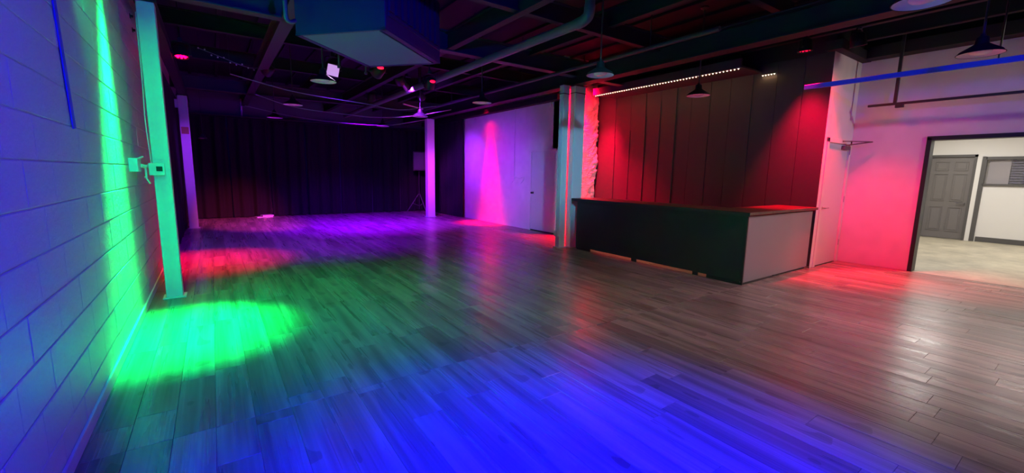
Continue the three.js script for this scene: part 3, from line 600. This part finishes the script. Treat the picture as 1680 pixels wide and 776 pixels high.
parLight('purple stage light high behind the heater aimed at the middle of the floor', [2.1, 3.45, -7.9], [1.9, 0, -9.4], HUE.purple, { intensity: LEVEL.purpleNear, angle: 46, lens: 2 });
parLight('dark stage light with a red display hanging on the beam right of the heater', [3.35, 3.02, -7.45], [3.6, 0, -10.5], HUE.red, { intensity: 6, angle: 20, lens: 2, display: true });
parLight('purple stage light over the dance floor before the back curtain', [3.3, 3.2, -10.75], [3.35, 0, -11.9], HUE.purple, { intensity: LEVEL.purple, angle: 52, lens: 2 });
parLight('purple stage light over the middle of the room aimed at the white wall', [3.6, 3.3, -9.2], [6.7, 1.4, -11.0], HUE.violet, { intensity: LEVEL.purpleWall, angle: 52, lens: 2 });
parLight('violet stage light over the room aimed at the far end of the white wall', [4.4, 3.3, -10.3], [6.7, 1.5, -12.1], HUE.violet, { intensity: LEVEL.purpleEnd * 0.5, angle: 24, lens: 2 });
parLight('magenta stage light over the middle of the room aimed at the far right post', [3.3, 3.3, -8.8], [5.78, 1.4, -12.8], HUE.magenta, { intensity: LEVEL.purplePost, angle: 14, lens: 2 });
parLight('violet stage light over the left side aimed at the far left post', [1.0, 3.3, -9.6], [-0.45, 1.6, -12.8], HUE.violet, { intensity: LEVEL.purplePost * 0.5, angle: 16, lens: 2 });
parLight('pink stage light close to the white wall pointing straight down', [6.45, 3.36, -10.7], [6.5, 0, -10.65], HUE.pink, { intensity: LEVEL.pink, angle: 18, wide: [8, 50] });
parLight('red stage light hidden behind the pale posts at the left of the bar', [6.95, 3.7, -7.2], [7.45, 0, -7.05], HUE.red, { intensity: LEVEL.redBarLeft, angle: 36, wide: [30, 70, [7.2, 1.4, -7.6]] });
parLight('red stage light close to the right end of the black wall over the bar', [7.5, 3.4, -3.02], [7.74, 0, -2.98], HUE.red, { intensity: LEVEL.redWallRight, angle: 30 });
parLight('red stage light above the corner of the bar and the white door', [7.62, 3.36, -2.4], [8.35, 0, -2.15], HUE.red, { intensity: LEVEL.redBarRight, angle: 34, wide: [LEVEL.redCorner, 64] });
parLight('added unseen fill light above the viewpoint washing the floor before the bar', [5.2, 3.4, 0.2], [5.0, 0, -1.9], HUE.washed, { intensity: LEVEL.wash, angle: 48 });  // unseen fill lamp added to lift the floor before the bar

// ------------------------------------------------------------------ heater
{
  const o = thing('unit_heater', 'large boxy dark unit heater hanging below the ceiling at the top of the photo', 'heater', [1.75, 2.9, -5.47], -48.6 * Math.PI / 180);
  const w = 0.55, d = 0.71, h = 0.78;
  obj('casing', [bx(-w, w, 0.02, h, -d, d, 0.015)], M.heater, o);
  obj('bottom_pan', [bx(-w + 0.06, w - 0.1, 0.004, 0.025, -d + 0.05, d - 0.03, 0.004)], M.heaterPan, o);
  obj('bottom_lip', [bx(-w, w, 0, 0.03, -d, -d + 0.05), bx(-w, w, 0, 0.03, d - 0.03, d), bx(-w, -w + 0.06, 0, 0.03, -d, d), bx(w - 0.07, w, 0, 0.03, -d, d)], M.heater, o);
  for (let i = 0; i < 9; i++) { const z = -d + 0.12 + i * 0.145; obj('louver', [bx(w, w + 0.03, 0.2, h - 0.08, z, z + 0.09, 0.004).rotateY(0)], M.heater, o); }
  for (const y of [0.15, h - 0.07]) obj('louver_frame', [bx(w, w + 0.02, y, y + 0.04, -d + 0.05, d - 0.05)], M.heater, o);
  for (const a of [-0.45, 0.45]) for (const b of [-0.6, 0.6]) obj('hanger_rod', [rod(V(a, h, b), V(a, TOP - 2.9, b), 0.008)], M.beam, o);
  const g = thing('gas_pipe', 'grey gas pipe with a valve dropping beside the heater', 'pipe', [0.74, 2.98, -5.2]);
  obj('riser', [rod(V(0, 0.05, 0), V(0, TOP - 2.98 - 0.055, 0), 0.022)], M.pipeGrey, g);
  obj('valve', [rod(V(-0.04, 0.3, 0), V(0.04, 0.3, 0), 0.035, 14), bx(-0.01, 0.01, 0.3, 0.38, 0.03, 0.05)], M.metal, g);
  obj('elbow', [tube([V(0, 0.06, 0), V(0.01, 0.01, -0.01), V(0.05, 0, -0.03), V(0.1, 0.03, -0.06)], 0.022, 20)], M.pipeGrey, g);
  for (const [x, z, l] of [[1.62, -6.75, 'left of the two thin rods hanging behind the heater by the purple light'], [2.05, -6.9, 'right of the two thin rods hanging behind the heater by the purple light']]) {
    const r = thing('hanging_rod', l, 'rod', [x, 2.92, z]); obj('rod', [rod(V(0, 0.01, 0), V(0, TOP - 2.92, 0), 0.013)], M.pipeGrey, r); obj('end_nut', [rod(V(0, 0, 0), V(0, 0.03, 0), 0.025, 6)], M.pipeGrey, r);
  }
}

// ------------------------------------------------------------------ pipes and rails under the ceiling
{
  const p = thing('sprinkler_pipe', 'long grey pipe running to the back with an upward elbow near the posts', 'pipe', [3.8, 3.27, 0]);
  obj('run', [rod(V(0, 0, -15.25), V(0, 0, -4.05), 0.06, 18)], M.pipeGrey, p);
  obj('elbow', [tube([V(0, 0, -4.1), V(0, 0.01, -3.98), V(0, 0.05, -3.9), V(0, 0.16, -3.88)], 0.066, 20, 14)], M.pipeGrey, p);
  obj('riser', [rod(V(0, 0.1, -3.88), V(0, TOP - 3.27, -3.88), 0.06, 18)], M.pipeGrey, p);
  for (const z of [-6.6, -9, -11.4, -13.8]) obj('hanger', [rod(V(0, 0.06, z), V(0, TOP - 3.27, z), 0.008)], M.beam, p);
  const q = thing('sprinkler_pipe', 'thin dark pipe left of the pale posts leading to the far post', 'pipe', [5.1, 3.2, 0]);
  obj('run', [rod(V(0, 0, -15.25), V(0, 0, -3.0), 0.03, 14)], M.beamGrey, q);
  for (const z of [-4, -7, -10, -13]) obj('hanger', [rod(V(0, 0, z), V(0, TOP - 3.2, z), 0.007)], M.beam, q);
  const r = thing('ceiling_rail', 'rail with painted blue light crossing in front of the wall above the lobby opening', 'rail', [7.5, 2.78, 0]);
  obj('rail', [bx(-0.02, 0.02, 0, 0.065, -2.97, 1.2, 0.004)], M.railLightTint, r);
  for (const z of [-1.0, 0.9]) obj('hanger', [rod(V(0, 0.06, z), V(0, TOP - 2.78, z), 0.01)], M.pipeBlack, r);
  const t = thing('track_rail', 'thin black track hung from a drop rod above the lobby opening', 'track', [8.7, 2.585, 0]);
  obj('track', [bx(-0.018, 0.018, 0, 0.035, -2.5, 1.2, 0.004)], M.pipeBlack, t);
  obj('drop_rod', [bx(-0.02, 0.02, 0.03, TOP - 2.585, -2.19, -2.15, 0.003)], M.pipeBlack, t);
  obj('drop_rod', [bx(-0.02, 0.02, 0.03, TOP - 2.585, 0.6, 0.64, 0.003)], M.pipeBlack, t);
  obj('connector', [bx(-0.025, 0.025, -0.045, 0.0, -2.16, -2.06, 0.004)], M.pipeBlack, t);
  const a = thing('painted_light_streak', 'narrow strip on the block wall painted as a streak of blue light', 'strip', [XL, 0, 0]);  // thin strip standing in for a blue light streak on the wall
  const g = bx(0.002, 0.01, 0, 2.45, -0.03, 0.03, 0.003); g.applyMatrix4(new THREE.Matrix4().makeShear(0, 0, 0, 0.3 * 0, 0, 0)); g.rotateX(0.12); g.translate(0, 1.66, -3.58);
  obj('strip', [g], M.lightStreak, a);
  const dots = [[3.17, -6.82, 'upper of the two black anchor bolts beside the near left post'], [3.04, -6.91, 'lower of the two black anchor bolts beside the near left post']];
  for (const [y, z, l] of dots) { const o = thing('anchor_bolt', l, 'bolt', [XL, y, z]); obj('plate', [bx(0, 0.008, -0.025, 0.025, -0.025, 0.025, 0.003)], M.metalBlack, o); obj('head', [rod(V(0.006, 0, 0), V(0.03, 0, 0), 0.015, 6)], M.metalBlack, o); }
}

// ------------------------------------------------------------------ slack cables under the far ceiling
{
  const cable = (label, pts, r, mat = M.wire) => { const o = thing('hanging_cable', label, 'cable', pts[0]); const b = V(...pts[0]); obj('sheath', [tube(pts.map((p) => V(...p).sub(b)), r, 80, 6)], mat, o);
    for (const i of [0, pts.length - 1]) obj('hook', [rod(V(...pts[i]).sub(b), V(pts[i][0], TOP, pts[i][2]).sub(b), 0.003, 5)], M.wireDark, o); return o; };
  cable('lowest slack cable curving from the left joist to the far right post', [[0.85, 2.97, -10.5], [1.52, 2.8, -10.5], [2.53, 2.74, -10.5], [3.37, 2.73, -10.5], [4.3, 2.85, -10.5], [5.33, 3.1, -10.5]], 0.009);
  cable('upper slack cable with a bright stretch below the heater', [[0.37, 3.05, -9], [1.32, 2.88, -9], [2.29, 2.81, -9], [2.71, 2.79, -9], [3.28, 2.74, -9], [4.2, 2.9, -9]], 0.009);
  cable('thin slack cable between the two pale ones', [[0.7, 2.85, -11.5], [1.7, 2.7, -11.5], [2.9, 2.64, -11.5], [4.0, 2.68, -11.5], [5.2, 2.95, -11.5]], 0.006);
  const s = cable('string of tiny lights drooping from the block wall', [[-0.05, 3.62, -10], [0.31, 3.51, -10], [0.59, 3.42, -10], [0.78, 3.39, -10], [1.05, 3.45, -10]], 0.006);
  for (let i = 0; i < 12; i++) { const u = i / 11, x = -0.05 + 1.05 * u; obj('tiny_light', [new THREE.SphereGeometry(0.014, 8, 6).translate(x + 0.05, -0.24 * Math.sin(u * 1.7) + 0.03 * Math.sin(i * 2), 0)], M.plastic, s); }
  const t = thing('tube_light', 'unlit white tube light hanging left of the far right post', 'tube light', [4.6, 3.2, -11.3], 0.6);
  obj('tube', [rod(V(-0.45, 0, 0), V(0.45, 0, 0), 0.016)], M.plastic, t); obj('end_cap', [rod(V(-0.47, 0, 0), V(-0.45, 0, 0), 0.02), rod(V(0.45, 0, 0), V(0.47, 0, 0), 0.02)], M.metal, t);
  for (const x of [-0.3, 0.3]) obj('hanger', [rod(V(x, 0.01, 0), V(x, TOP - 3.2, 0), 0.004, 6)], M.wireDark, t);
}

scene.traverse((o) => { if (o.isMesh) o.castShadow = o.receiveShadow = true; });
renderer.render(scene, camera);
